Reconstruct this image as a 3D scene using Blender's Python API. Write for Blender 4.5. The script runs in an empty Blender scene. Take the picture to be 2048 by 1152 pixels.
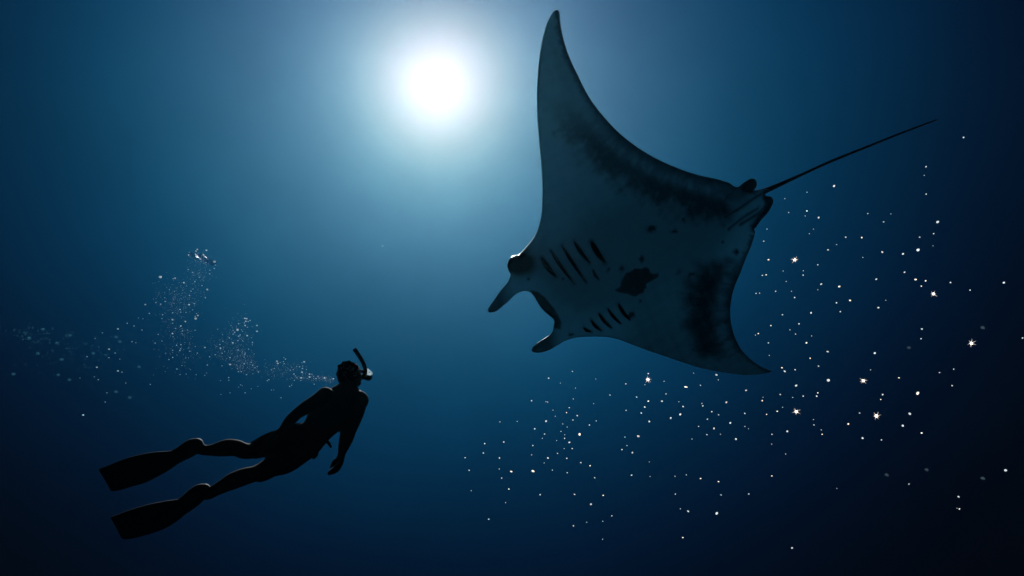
import bpy, bmesh, math, random
import numpy as np
from mathutils import Vector, Matrix, geometry

scene = bpy.context.scene
COL = scene.collection
random.seed(7)
rng = np.random.default_rng(11)

# ------------------------------------------------------------------ camera
# the camera hangs in mid-water and looks 30 degrees up towards the sun
PITCH = math.radians(30.0)
FPX = 1462.0                                   # focal length in photo pixels (2048 wide)
cam_d = bpy.data.cameras.new('camera')
cam = bpy.data.objects.new('camera', cam_d)
COL.objects.link(cam)
cam.location = (0, 0, 0)
cam.rotation_euler = (math.radians(90) + PITCH, 0, 0)
cam_d.sensor_width = 36.0
cam_d.lens = 36.0 * FPX / 2048.0
cam_d.clip_start = 0.05
cam_d.clip_end = 3000
scene.camera = cam

CR = np.array([1.0, 0, 0])
CU = np.array([0, -math.sin(PITCH), math.cos(PITCH)])
CF = np.array([0, math.cos(PITCH), math.sin(PITCH)])


def pt(u, v, d):
    """world point that stands d metres ahead at photo pixel (u, v)"""
    return CR * ((u - 1024) / FPX * d) + CU * ((576 - v) / FPX * d) + CF * d


SUN = pt(875, 170, 1.0)
SUN = SUN / np.linalg.norm(SUN)

# ------------------------------------------------------------------ light
world = bpy.data.worlds.new('World')
scene.world = world
world.use_nodes = True
nt = world.node_tree
nt.nodes.clear()
N = nt.nodes.new
Lk = nt.links.new
out = N('ShaderNodeOutputWorld')
bg = N('ShaderNodeBackground')
tc = N('ShaderNodeTexCoord')
dot = N('ShaderNodeVectorMath'); dot.operation = 'DOT_PRODUCT'
dot.inputs[1].default_value = tuple(SUN)
ac = N('ShaderNodeMath'); ac.operation = 'ARCCOSINE'
TMAX = 75.0
dv = N('ShaderNodeMath'); dv.operation = 'DIVIDE'; dv.inputs[1].default_value = math.radians(TMAX)
sq = N('ShaderNodeMath'); sq.operation = 'POWER'; sq.inputs[1].default_value = 0.5
rampF = N('ShaderNodeValToRGB')
rampG = N('ShaderNodeValToRGB')
sep = N('ShaderNodeSeparateXYZ')
mr = N('ShaderNodeMapRange'); mr.inputs[1].default_value = -1; mr.inputs[2].default_value = 1
mul = N('ShaderNodeMix'); mul.data_type = 'RGBA'; mul.blend_type = 'MULTIPLY'
mul.inputs[0].default_value = 1.0
Lk(tc.outputs['Generated'], dot.inputs[0])
Lk(dot.outputs['Value'], ac.inputs[0])
Lk(ac.outputs[0], dv.inputs[0])
# a touch more murk to the left of the sun than to the right
EAZ = np.array([SUN[1], -SUN[0], 0.0]); EAZ = EAZ / np.linalg.norm(EAZ)
az = N('ShaderNodeVectorMath'); az.operation = 'DOT_PRODUCT'; az.inputs[1].default_value = tuple(-0.08 * EAZ)
az1 = N('ShaderNodeMath'); az1.operation = 'ADD'; az1.inputs[1].default_value = 1.0
az2 = N('ShaderNodeMath'); az2.operation = 'MULTIPLY'
Lk(tc.outputs['Generated'], az.inputs[0]); Lk(az.outputs['Value'], az1.inputs[0])
Lk(dv.outputs[0], az2.inputs[0]); Lk(az1.outputs[0], az2.inputs[1])
Lk(az2.outputs[0], sq.inputs[0])
Lk(sq.outputs[0], rampF.inputs[0])
Lk(tc.outputs['Generated'], sep.inputs[0])
Lk(sep.outputs[2], mr.inputs[0])
Lk(mr.outputs[0], rampG.inputs[0])
Lk(rampF.outputs[0], mul.inputs[6])
Lk(rampG.outputs[0], mul.inputs[7])
# slightly cloudy water: soft uneven haze
hz = N('ShaderNodeTexNoise'); hz.inputs['Scale'].default_value = 5.0; hz.inputs['Detail'].default_value = 5.0; hz.inputs['Roughness'].default_value = 0.55
hm = N('ShaderNodeMapRange'); hm.inputs[3].default_value = 0.80; hm.inputs[4].default_value = 1.20
Lk(tc.outputs['Generated'], hz.inputs['Vector'])
Lk(hz.outputs['Fac'], hm.inputs[0])
hv = N('ShaderNodeVectorMath'); hv.operation = 'SCALE'
Lk(mul.outputs[2], hv.inputs[0]); Lk(hm.outputs[0], hv.inputs['Scale'])
Lk(hv.outputs[0], bg.inputs[0])
Lk(bg.outputs[0], out.inputs[0])
# the light that comes through the water: falls off with the angle from the sun (log radiance, R G B) and with how far up one looks
F_DEG = [0.000, 2.900, 4.500, 7.000, 10.000, 14.000, 19.000, 25.000, 32.000, 40.000, 48.000, 60.000, 75.000]
F_LOG = [[0.300, -0.357, -0.885, -1.675, -2.440, -3.298, -4.515, -6.454, -7.254, -7.358, -7.364, -8.000, -8.000], [0.300, -0.344, -0.627, -1.022, -1.490, -1.983, -2.531, -3.260, -4.201, -5.596, -6.360, -6.300, -6.300], [0.300, -0.420, -0.660, -0.807, -1.080, -1.416, -1.824, -2.350, -3.114, -4.287, -5.460, -5.400, -5.400]]
G_SIN = [-1.000, -0.300, 0.000, 0.100, 0.300, 0.500, 0.700, 0.850, 0.950, 1.000]
G_LOG = [[-0.366, -0.086, 0.034, 0.034, 0.008, -0.001, 0.006, 0.022, 0.022, 0.022], [0.415, 0.695, 0.815, 0.815, 0.484, 0.159, -0.158, -0.391, -0.391, -0.391], [-0.144, 0.136, 0.256, 0.256, 0.186, 0.073, -0.084, -0.231, -0.231, -0.231]]


def fill(ramp, xs, cols):
    ramp.interpolation = 'B_SPLINE'
    el = ramp.elements
    while len(el) < len(xs):
        el.new(0.5)
    for e, x in zip(el, sorted(xs)):
        e.position = x
    for e, c in zip(el, cols):
        e.color = (c[0], c[1], c[2], 1)


def pchip(xs, ys, x):
    xs = np.asarray(xs, float); ys = np.asarray(ys, float)
    h = np.diff(xs); s = np.diff(ys) / h
    m = np.zeros(len(xs)); m[0] = s[0]; m[-1] = 0
    for i in range(1, len(xs) - 1):
        m[i] = 0 if s[i - 1] * s[i] <= 0 else 2 / (1 / s[i - 1] + 1 / s[i])
    x = np.clip(x, xs[0], xs[-1]); i = np.clip(np.searchsorted(xs, x) - 1, 0, len(h) - 1)
    t = (x - xs[i]) / h[i]
    return ((2*t**3-3*t*t+1)*ys[i] + (t**3-2*t*t+t)*h[i]*m[i] + (-2*t**3+3*t*t)*ys[i+1] + (t**3-t*t)*h[i]*m[i+1])


ts = np.linspace(0, 1, 30)
deg = ts ** 2 * TMAX
fill(rampF.color_ramp, list(ts), [[math.exp(pchip(F_DEG, F_LOG[c], np.array([a]))[0]) for c in range(3)] for a in deg])
gs = np.linspace(0, 1, 24)
fill(rampG.color_ramp, list(gs), [[math.exp(pchip(G_SIN, G_LOG[c], np.array([g * 2 - 1]))[0]) for c in range(3)] for g in gs])

sun_d = bpy.data.lights.new('sun', 'SUN')
sun_d.energy = 5.0
sun_d.angle = math.radians(0.5)
sun_d.color = (0.92, 0.98, 1.0)
sun_o = bpy.data.objects.new('sun', sun_d)
COL.objects.link(sun_o)
sun_o.rotation_euler = Vector(SUN).to_track_quat('Z', 'Y').to_euler()

vs = scene.view_settings
vs.view_transform = 'Standard'
try:
    vs.look = 'None'
except TypeError:
    pass
vs.exposure = 0.0
vs.gamma = 1.0
vs.use_curve_mapping = False


# ------------------------------------------------------------------ materials
def mat(name, col, rough=0.5, spec=0.5, noise=0.0, scale=8.0, bump=0.0, metallic=0.0):
    m = bpy.data.materials.new(name)
    m.use_nodes = True
    t = m.node_tree
    b = t.nodes['Principled BSDF']
    b.inputs['Roughness'].default_value = rough
    b.inputs['Specular IOR Level'].default_value = spec
    b.inputs['Metallic'].default_value = metallic
    co = t.nodes.new('ShaderNodeTexCoord')
    nz = t.nodes.new('ShaderNodeTexNoise')
    nz.inputs['Scale'].default_value = scale
    nz.inputs['Detail'].default_value = 6
    t.links.new(co.outputs['Object'], nz.inputs['Vector'])
    mx = t.nodes.new('ShaderNodeMix'); mx.data_type = 'RGBA'
    mx.inputs[6].default_value = tuple(c * (1 - noise) for c in col) + (1,)
    mx.inputs[7].default_value = tuple(min(1, c * (1 + noise)) for c in col) + (1,)
    t.links.new(nz.outputs['Fac'], mx.inputs[0])
    t.links.new(mx.outputs[2], b.inputs['Base Color'])
    if bump:
        bp = t.nodes.new('ShaderNodeBump')
        bp.inputs['Strength'].default_value = bump
        bp.inputs['Distance'].default_value = 0.01
        t.links.new(nz.outputs['Fac'], bp.inputs['Height'])
        t.links.new(bp.outputs[0], b.inputs['Normal'])
    return m


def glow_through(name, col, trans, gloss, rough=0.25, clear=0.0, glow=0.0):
    """small translucent body that the sun shines through: translucent + diffuse + gloss + optional added emission"""
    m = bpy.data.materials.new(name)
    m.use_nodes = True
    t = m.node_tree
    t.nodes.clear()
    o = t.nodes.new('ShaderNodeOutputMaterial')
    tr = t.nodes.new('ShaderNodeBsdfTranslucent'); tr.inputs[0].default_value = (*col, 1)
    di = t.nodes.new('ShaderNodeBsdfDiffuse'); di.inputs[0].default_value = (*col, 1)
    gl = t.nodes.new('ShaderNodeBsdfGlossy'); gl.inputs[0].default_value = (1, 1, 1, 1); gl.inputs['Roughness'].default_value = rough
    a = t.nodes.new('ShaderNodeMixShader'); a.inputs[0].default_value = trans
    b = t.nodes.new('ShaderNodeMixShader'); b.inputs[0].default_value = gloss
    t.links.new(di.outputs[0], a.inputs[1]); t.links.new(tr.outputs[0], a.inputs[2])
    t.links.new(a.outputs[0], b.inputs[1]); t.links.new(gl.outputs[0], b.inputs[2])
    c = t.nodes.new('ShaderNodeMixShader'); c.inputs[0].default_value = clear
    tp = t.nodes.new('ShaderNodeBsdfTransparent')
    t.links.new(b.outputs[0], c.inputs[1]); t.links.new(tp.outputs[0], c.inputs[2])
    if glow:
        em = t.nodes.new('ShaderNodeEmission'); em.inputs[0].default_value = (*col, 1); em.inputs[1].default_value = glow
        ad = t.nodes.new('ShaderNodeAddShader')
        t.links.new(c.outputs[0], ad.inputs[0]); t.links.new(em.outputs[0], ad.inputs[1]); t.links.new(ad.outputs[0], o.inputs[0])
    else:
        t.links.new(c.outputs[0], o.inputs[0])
    return m


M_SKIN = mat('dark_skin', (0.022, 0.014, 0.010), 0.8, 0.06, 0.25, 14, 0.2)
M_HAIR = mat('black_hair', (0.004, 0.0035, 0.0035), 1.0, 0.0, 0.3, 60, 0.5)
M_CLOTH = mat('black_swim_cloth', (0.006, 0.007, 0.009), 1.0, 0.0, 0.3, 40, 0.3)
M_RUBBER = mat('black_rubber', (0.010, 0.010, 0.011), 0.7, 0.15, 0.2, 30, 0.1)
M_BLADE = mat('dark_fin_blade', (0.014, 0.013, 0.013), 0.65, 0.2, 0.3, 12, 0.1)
M_EYE = mat('dark_wet_eye', (0.006, 0.008, 0.010), 0.4, 0.3, 0.2, 10)
M_SLIT = mat('dark_gill_tissue', (0.004, 0.005, 0.006), 0.9, 0.02, 0.3, 30)
# plankton specks: emission added to give them the brightness of sunlit glints
M_SPECK = glow_through('pale_plankton_added_glow', (0.93, 0.96, 0.97), 0.85, 0.05, glow=0.25)
M_STAR = glow_through('white_plankton_added_glow', (1.0, 0.96, 0.92), 0.85, 0.05, glow=2.5)
M_RAY = glow_through('pale_glint_ray', (0.90, 0.80, 0.72), 0.85, 0.0, glow=0.45)  # glowing material for the modelled glint rays
M_SPECK_W = glow_through('cream_plankton_added_glow', (1.0, 0.93, 0.84), 0.85, 0.05, glow=0.5)
M_SPECK_DIM = glow_through('dim_murky_plankton', (0.20, 0.30, 0.36), 0.85, 0.0, 0.25, 0.88)
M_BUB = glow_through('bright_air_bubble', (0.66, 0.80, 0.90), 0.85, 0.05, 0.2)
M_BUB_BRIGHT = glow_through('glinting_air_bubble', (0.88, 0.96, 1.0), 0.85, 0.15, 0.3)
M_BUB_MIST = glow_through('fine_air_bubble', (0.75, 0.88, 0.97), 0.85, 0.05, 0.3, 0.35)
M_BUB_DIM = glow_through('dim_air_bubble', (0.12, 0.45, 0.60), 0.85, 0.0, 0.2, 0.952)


def tag(o, label=None, cat=None, group=None, kind=None):
    if label: o['label'] = label
    if cat: o['category'] = cat
    if group: o['group'] = group
    if kind: o['kind'] = kind
    return o


def link(name, me, m=None, parent=None, loc=None):
    o = bpy.data.objects.new(name, me)
    COL.objects.link(o)
    if m is not None and me is not None:
        me.materials.clear(); me.materials.append(m)
    if loc is not None:
        o.location = loc
    if parent is not None:
        o.parent = parent
    return o


def mesh_from(name, V, Fc, origin=(0, 0, 0), smooth=True):
    me = bpy.data.meshes.new(name)
    me.from_pydata([tuple(np.asarray(v) - np.asarray(origin)) for v in V], [], [list(f) for f in Fc])
    me.update()
    if smooth:
        me.polygons.foreach_set('use_smooth', [True] * len(me.polygons))
    return me


def fix_normals(me):
    bm = bmesh.new(); bm.from_mesh(me)
    bmesh.ops.recalc_face_normals(bm, faces=bm.faces)
    bm.to_mesh(me); bm.free()


# ------------------------------------------------------------------ the water body (a body of clear sea water round everything)
wb = bmesh.new()
bmesh.ops.create_cube(wb, size=1.0)
wm = bpy.data.meshes.new('water'); wb.to_mesh(wm); wb.free()
mw = bpy.data.materials.new('sea_water'); mw.use_nodes = True
t = mw.node_tree; t.nodes.clear()
o_ = t.nodes.new('ShaderNodeOutputMaterial')
pv = t.nodes.new('ShaderNodeVolumePrincipled')
pv.inputs['Color'].default_value = (0.22, 0.72, 1.0, 1)
pv.inputs['Density'].default_value = 0.0004
pv.inputs['Anisotropy'].default_value = 0.9
t.links.new(pv.outputs[0], o_.inputs['Volume'])
water = link('water', wm, mw)
water.scale = (32, 32, 32)
tag(water, 'clear deep blue sea water all round the diver and the manta', None, None, 'structure')


# ------------------------------------------------------------------ 2D helpers (planform of the manta and the fins)
def spline(P, n=6, closed=True):
    P = np.array(P, float); o = []
    k = len(P)
    for i in range(k if closed else k - 1):
        if closed:
            p0, p1, p2, p3 = P[(i - 1) % k], P[i], P[(i + 1) % k], P[(i + 2) % k]
        else:
            p0, p1, p2, p3 = P[max(i - 1, 0)], P[i], P[i + 1], P[min(i + 2, k - 1)]
        for j in range(n):
            t = j / n
            o.append(0.5 * ((2 * p1) + (-p0 + p2) * t + (2 * p0 - 5 * p1 + 4 * p2 - p3) * t * t + (-p0 + 3 * p1 - 3 * p2 + p3) * t ** 3))
    if not closed:
        o.append(P[-1])
    return np.array(o)


def resample(P, step, closed=True):
    Q = np.vstack([P, P[:1]]) if closed else P
    L = np.concatenate([[0], np.cumsum(np.linalg.norm(np.diff(Q, axis=0), axis=1))])
    n = max(4, int(round(L[-1] / step)))
    s = np.linspace(0, L[-1], n, endpoint=not closed)
    return np.stack([np.interp(s, L, Q[:, 0]), np.interp(s, L, Q[:, 1])], 1)


def seg_dist(X, P, closed=True):
    """distance of every X to the polyline P"""
    A = P; B = np.roll(P, -1, axis=0)
    if not closed:
        A = P[:-1]; B = P[1:]
    D = np.full(len(X), 1e9)
    for a, b in zip(A, B):
        ab = b - a; l2 = ab @ ab + 1e-12
        tt = np.clip(((X - a) @ ab) / l2, 0, 1)
        D = np.minimum(D, np.linalg.norm(X - a - tt[:, None] * ab, axis=1))
    return D


def inside(X, P):
    c = np.zeros(len(X), bool)
    A = P; B = np.roll(P, -1, axis=0)
    for a, b in zip(A, B):
        if a[1] == b[1]:
            continue
        h = (a[1] > X[:, 1]) != (b[1] > X[:, 1])
        c ^= h & (X[:, 0] < (b[0] - a[0]) * (X[:, 1] - a[1]) / (b[1] - a[1]) + a[0])
    return c


def planform(outline, grid, rings, fine=None, fgrid=2.6, freach=5.0):
    """triangulated planform: outline loop first, then inner rings and a hexagonal fill; returns verts, tris, distance to the edge"""
    n = len(outline)
    a2 = np.roll(outline, -1, 0) - np.roll(outline, 1, 0)
    nrm = np.stack([-a2[:, 1], a2[:, 0]], 1); nrm /= np.linalg.norm(nrm, axis=1)[:, None] + 1e-9
    if not inside(outline[:1] + nrm[:1] * 0.3, outline)[0]:
        nrm = -nrm
    pts = []
    for r in rings:
        X = outline + nrm * r
        k = inside(X, outline)
        X = X[k]
        X = X[seg_dist(X, outline) > r * 0.85]
        pts.append(X)
    lo = outline.min(0); hi = outline.max(0)
    g = []
    row = 0; y = lo[1]
    while y < hi[1]:
        xs = np.arange(lo[0] + (grid / 2 if row % 2 else 0), hi[0], grid)
        g.append(np.stack([xs, np.full(len(xs), y)], 1)); y += grid * 0.866; row += 1
    g = np.vstack(g)
    g = g[inside(g, outline)]
    g = g[seg_dist(g, outline) > rings[-1] + grid * 0.55]
    if fine:                                    # denser fill along creases and the borders of markings
        h = []
        for L in fine:
            lo2 = L.min(0) - freach; hi2 = L.max(0) + freach
            X, Y = np.meshgrid(np.arange(lo2[0], hi2[0], fgrid), np.arange(lo2[1], hi2[1], fgrid))
            q = np.stack([X.ravel() + (np.arange(X.size) // X.shape[1] % 2) * fgrid / 2, Y.ravel()], 1)
            q = q[seg_dist(q, L, False) < freach]
            h.append(q)
        h = np.vstack(h)
        h = h[np.unique(np.round(h / 2.0), axis=0, return_index=True)[1]]
        h = h[inside(h, outline)]
        h = h[seg_dist(h, outline) > rings[-1] + 1.5]
        far = np.ones(len(g), bool)
        for L in fine:
            far &= seg_dist(g, L, False) > freach + 0.5
        g = np.vstack([g[far], h])
    pts.append(g)
    V = np.vstack([outline] + pts)
    res = geometry.delaunay_2d_cdt([Vector(p) for p in V], [], [list(range(n))], 1, 1e-4)
    OV = np.array([tuple(v) for v in res[0]])
    T = [tuple(f) for f in res[2]]
    sd = seg_dist(OV, outline)
    return OV, T, sd


def sm(a, b, x):
    t = np.clip((x - a) / (b - a), 0, 1)
    return t * t * (3 - 2 * t)

# ------------------------------------------------------------------ manta ray
def z1(s): return [(960 + float(p.split(',')[0]) / 2.88, 0 + float(p.split(',')[1]) / 2.88) for p in s.split()]
def z2(s): return [(960 + float(p.split(',')[0]) / 2.88, 400 + float(p.split(',')[1]) / 2.88) for p in s.split()]
def z3(s): return [(1400 + float(p.split(',')[0]) / 3.84, 200 + float(p.split(',')[1]) / 3.84) for p in s.split()]


lead_up = z1('445,57 430,62 405,95 380,150 360,225 345,310 335,400 328,520 328,620 335,740 345,860 355,980 360,1100')
head_up = z2('358,0 357,60 345,130 325,190 300,230 262,275 222,315 195,322 172,335 158,372 163,405 176,428 170,452 155,480 120,520 85,570 58,608 45,630 47,643 58,649 95,640 130,612 165,582 200,548 240,527 280,528 307,550 328,585 352,622 385,655 420,684 428,702 422,735 416,760 392,784 350,810 312,838 298,860 303,876 340,880 390,868 440,842 480,816 530,798 580,790 640,787 700,787')
lead_lo = z2('750,792 800,804 850,823 950,862 1050,895 1150,930 1250,962 1350,985 1450,1000 1530,1009 1600,1005 1655,996 1681,988')
trail_lo = z2('1670,981 1640,970 1600,948 1550,910 1510,867 1482,820 1460,765 1445,700 1441,640 1450,560 1470,490 1500,420 1530,340 1560,270 1580,210 1585,182 1577,168')
pelv_lo = z3('432,978 470,922 518,870 548,822 563,785 558,755 540,740 516,737')
tail_lo = z3('498,724 560,693 620,664 760,595 1000,485 1300,362 1550,260 1800,164')
tail_up = z3('1796,154 1550,244 1300,342 1000,462 760,570 620,628 500,675 424,694')
pelv_up = z3('414,692 432,670 437,637 425,611 400,603 370,612 330,638 300,662 278,668')
trail_up = z3('250,655 225,636 180,622 100,600 0,580') + z1('1180,984 1080,944 980,894 880,829 780,745 680,632 620,545 565,436 515,330 480,222 463,130 458,72')
raw = lead_up + head_up + lead_lo + trail_lo + pelv_lo + tail_lo + tail_up + pelv_up + trail_up
OUT = resample(spline(raw, 6), 3.6)
def zz(x, y): return (960 + x / 2.88, 400 + y / 2.88)
GILLS = [((352, 335), (432, 442), 5.2), ((403, 292), (536, 482), 3.6), ((468, 265), (604, 476), 3.6), ((538, 246), (622, 366), 4.0), ((632, 246), (706, 362), 6.0),
                  ((640, 405), (674, 460), 2.6),
                  ((596, 735), (640, 758), 3.2), ((638, 692), (698, 752), 3.6), ((680, 652), (755, 736), 3.6), ((730, 625), (808, 712), 3.4), ((790, 600), (860, 690), 4.0)]
BLOB = np.array(z2('772,518 800,505 805,470 830,425 850,420 880,400 915,403 940,393 955,402 962,425 985,430 1012,428 1010,442 975,462 945,480 938,490 945,505 930,512 930,530 905,538 885,552 862,545 840,535 810,532 790,527'))
CREASES = [z3('165,910 300,830 380,775 455,730 520,700'), z3('150,860 180,780 230,720 300,672'), z3('300,960 400,900 470,850 500,800 500,750'), z3('200,1000 330,900 440,835')]
MOUTH = np.array(z2('300,526 330,535 375,570 418,622 434,645 462,700 458,738 422,735 428,702 420,684 385,655 352,622 328,585 307,550'))
FINE = [spline(L, 4, False) for L in CREASES] + [np.array([zz(*A_), zz(*B_)]) for A_, B_, w in GILLS] + [np.vstack([BLOB, BLOB[:1]]), np.vstack([MOUTH, MOUTH[:1]])]
PV, PT, PSD = planform(OUT, 5.6, [0.9, 2.4, 4.6, 8.0], FINE)

C0 = np.array([1290.0, 490.0])
AX = np.array([0.907, -0.422])                 # head to tail
NX = np.array([-0.422, -0.907])                # towards the raised wing
MDEPTH = 7.5


def mdepth(p):
    q = np.asarray(p) - C0
    a = q @ AX / 500.0
    s = q @ NX / 500.0
    d = MDEPTH - 1.05 * s + 0.30 * a + 0.28 * s * s
    # the paddles in front of the mouth hang towards the belly side
    return d - 0.10 * sm(-0.42, -0.60, a)


tailaxis = np.array(z3('150,900 320,800 480,705 760,580 1300,351 1800,158'))
M_TE_UP = resample(spline(trail_up, 4, False), 6, False)
M_TE_LO = resample(spline(trail_lo, 4, False), 6, False)


def thick(p, sd):
    """half thickness in metres"""
    p = np.asarray(p)
    q = p - C0
    a = q @ AX; s = q @ NX
    px = MDEPTH / FPX
    R = 7.0 + 24.0 * np.exp(-(np.linalg.norm(p - np.array([1050.0, 492.0]), axis=1) / 48.0) ** 2)
    t = np.clip(sd / R, 0, 1)
    h = R * 0.95 * px * np.sqrt(np.maximum(0, 1 - (1 - t) ** 2))
    tail = sm(265, 330, a)
    body = 0.19 * np.exp(-(s / 105.0) ** 2) * (1 - sm(60, 300, a) * 0.85) * sm(0, 75, sd)
    wing = 0.05 * sm(0, 120, sd)
    bulge = 0.05 * np.exp(-(np.linalg.norm(p - np.array([1046.0, 527.0]), axis=1) / 26.0) ** 2) * sm(0, 8, sd)
    cl = seg_dist(p, tailaxis, False)
    ridge = 0.045 * np.exp(-(cl / 9.0) ** 2) * sm(120, 190, a) * (1 - sm(300, 340, a)) * sm(0, 6, sd)
    return h + (body + wing) * (1 - tail) + bulge + ridge




def crease(p):
    c = np.zeros(len(p))
    for L in CREASES:
        c = np.maximum(c, np.exp(-(seg_dist(p, spline(L, 6, False), False) / 3.2) ** 2))
    return c


H = thick(PV, PSD)
DV = mdepth(PV)
CRS = crease(PV)
base = np.array([pt(p[0], p[1], d) for p, d in zip(PV, DV)])
edge = PSD < 0.05
# mouth: the band behind the front lip sinks in
mouth_d = np.where(inside(PV, MOUTH), 1.0, np.exp(-(seg_dist(PV, MOUTH) / 2.5) ** 2))
belly_off = -(0.62 * H) + 0.03 * CRS * sm(0, 10, PSD) + 0.05 * mouth_d * sm(1, 8, PSD)
back_off = 1.0 * H
VB = base + CF[None, :] * belly_off[:, None]
VD = base + CF[None, :] * back_off[:, None]
nv = len(PV)
idx_b = np.arange(nv)
idx_d = np.where(edge, np.arange(nv), 0)
extra = np.where(~edge)[0]
idx_d[extra] = nv + np.arange(len(extra))
MV = np.vstack([VB, VD[extra]])
MF = [tuple(int(idx_b[i]) for i in f) for f in PT] + [tuple(int(idx_d[i]) for i in f[::-1]) for f in PT]
m_org = pt(C0[0], C0[1], MDEPTH)

# ---- markings on the skin: pale belly, dark blotches and margins, and some painted shade
def ell(p, c, rx, ry, ang=0.0, soft=0.35):
    q = p - np.array(c); ca, sa = math.cos(math.radians(ang)), math.sin(math.radians(ang))
    r = np.hypot((q[:, 0] * ca + q[:, 1] * sa) / rx, (-q[:, 0] * sa + q[:, 1] * ca) / ry)
    return 1 - sm(1 - soft, 1 + soft, r)


def wob(p, k, seed):
    r = np.random.default_rng(seed); o = np.zeros(len(p))
    for i in range(5):
        f = k * (1.7 ** i); th = r.uniform(0, 6.28); ph = r.uniform(0, 6.28, 2)
        o += np.sin(p @ np.array([math.cos(th), math.sin(th)]) * f + ph[0]) * np.sin(p @ np.array([-math.sin(th), math.cos(th)]) * f * 1.1 + ph[1]) * 0.6 ** i
    return o


mk = np.zeros(nv)
du = seg_dist(PV, M_TE_UP, False); dl = seg_dist(PV, M_TE_LO, False)
w1 = wob(PV, 0.06, 3); w2 = wob(PV, 0.16, 5)
u_, v_ = PV[:, 0], PV[:, 1]
alongU = sm(130, 300, v_) * (1 - sm(1440, 1478, u_))


def arc(X, P):
    """arc length of the nearest point of the polyline P"""
    i = np.array([np.argmin(((P - x) ** 2).sum(1)) for x in X])
    L = np.concatenate([[0], np.cumsum(np.linalg.norm(np.diff(P, axis=0), axis=1))])
    return L[i]


def streak(s, seed):
    r = np.random.default_rng(seed); o = np.zeros(len(s))
    for per, am in ((31, .5), (17, .4), (10.5, .35), (7.3, .25)):
        o += am * np.sin(s * 2 * math.pi / per * r.uniform(.93, 1.07) + r.uniform(0, 6))
    return o


PU = resample(spline(trail_up, 4, False), 1.5, False); PL_ = resample(spline(trail_lo, 4, False), 1.5, False)
su = streak(arc(PV, PU) + 3 * w1, 4); sl = streak(arc(PV, PL_) + 3 * w1, 9)
# upper wing: dark rear border, a row of paler dashes inside it, then the dark band that thins into the wing
inner = 1 - sm(56, 112, du + 10 * w2 + 9 * w1 + 7 * su)
dash = np.exp(-((du - 27 - 3 * w1) / 11.0) ** 2) * np.clip(0.55 + 0.55 * su, 0, 1)
mk = np.maximum(mk, inner * alongU * np.clip(0.90 - 0.42 * dash - 0.18 * np.exp(-((du - 24) / 16.0) ** 2), 0, 1))
mk = np.maximum(mk, (1 - sm(6, 16, du + 3 * w2)) * 0.85 * (u_ < 1475))
mk = np.maximum(mk, sm(1390, 1440, u_) * (1 - sm(24, 55, du)) * 0.7)
# lower wing: dark patch that runs to the rear edge through a streaky paler strip
low = sm(500, 552, v_ + 10 * w1) * (1 - sm(700, 748, v_ + 6 * w2)) * (u_ > 1250)
innl = 1 - sm(66, 128, dl + 8 * w1 + 5 * w2 + 5 * sl)
dashl = np.exp(-((dl - 22 - 3 * w1) / 13.0) ** 2) * np.clip(0.6 + 0.5 * sl, 0, 1)
mk = np.maximum(mk, low * innl * np.clip(0.97 - 0.40 * dashl - 0.15 * np.exp(-((dl - 20) / 16.0) ** 2), 0, 1))
mk = np.maximum(mk, 0.8 * (1 - sm(4, 13, dl + 3 * w2)) * (v_ > 470))
for A_, B_, w in GILLS:
    gd = seg_dist(PV, np.array([zz(*A_), zz(*B_)]), False)
    mk = np.maximum(mk, 0.8 * np.exp(-(gd / (w * 0.95)) ** 2))
bd = seg_dist(PV, BLOB)
mk = np.maximum(mk, np.where(inside(PV, BLOB), 1.0, 1 - sm(0, 3.0, bd)))
for c, rx, ry, an in [((805, 397), 15, 15, 0), ((726, 405), 8, 11, 0), ((917, 343), 14, 16, 0), ((970, 172), 28, 20, -30), ((1100, 187), 23, 10, 0), ((1150, 127), 15, 10, 0),
                      ((1100, 224), 9, 6, 0), ((1200, 433), 22, 10, -12), ((908, 585), 10, 10, 0), ((1385, 245), 9, 7, 0), ((520, 775), 20, 10, 0), ((283, 448), 11, 9, 0),
                      ((866, 664), 26, 18, -40), ((470, 455), 5, 5, 0), ((1470, 300), 22, 16, 0), ((1455, 540), 12, 20, 0)]:
    c = (960 + c[0] / 2.88, 400 + c[1] / 2.88)
    mk = np.maximum(mk, ell(PV + np.stack([w2, w1], 1) * 0.9, c, rx / 2.88, ry / 2.88, an, 0.3))
mk = np.maximum(mk, 0.45 * ell(PV, (960 + 1130 / 2.88, 400 + 418 / 2.88), 5, 8, 35, 0.4))
mk = np.maximum(mk, ell(PV, (1040, 527), 31, 24, 0, 0.3))
mk = np.maximum(mk, 0.55 * ell(PV, (1052, 505), 12, 14, -30, 0.6))
mk = np.maximum(mk, mouth_d)
a_ = (PV - C0) @ AX
mk = np.maximum(mk, sm(-268, -318, a_ + 4 * w1) * (v_ < 640) * (u_ < 1025) * 0.75)
mk = np.maximum(mk, (1 - sm(1095, 1125, u_ + 4 * w1)) * (v_ > 662) * 0.8)
mk = np.maximum(mk, 0.55 * (1 - sm(0.5, 3.5, PSD)))
PEL_UP = np.array(pelv_up[:]); PEL_LO = np.array(pelv_lo[:])
mk = np.maximum(mk, 1 - sm(14, 24, np.linalg.norm(PV - np.array([1497.0, 372.0]), axis=1)))
mk = np.maximum(mk, (1 - sm(9, 17, seg_dist(PV, PEL_LO, False) + 1.5 * w2)) * 0.95)
mk = np.maximum(mk, sm(1522, 1540, u_) * (v_ < 392))
mk = np.maximum(mk, 0.85 * CRS)  # shade in the folds, darkened into the skin colour
mk = np.maximum(mk, 0.35 * sm(-40, -330, v_ - 420) * (u_ < 1200))
mk = np.maximum(mk, 0.55 * sm(540, 700, v_) * sm(1200, 1300, u_))          # weaker light on the lower wing, darkened into the skin colour
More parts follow.
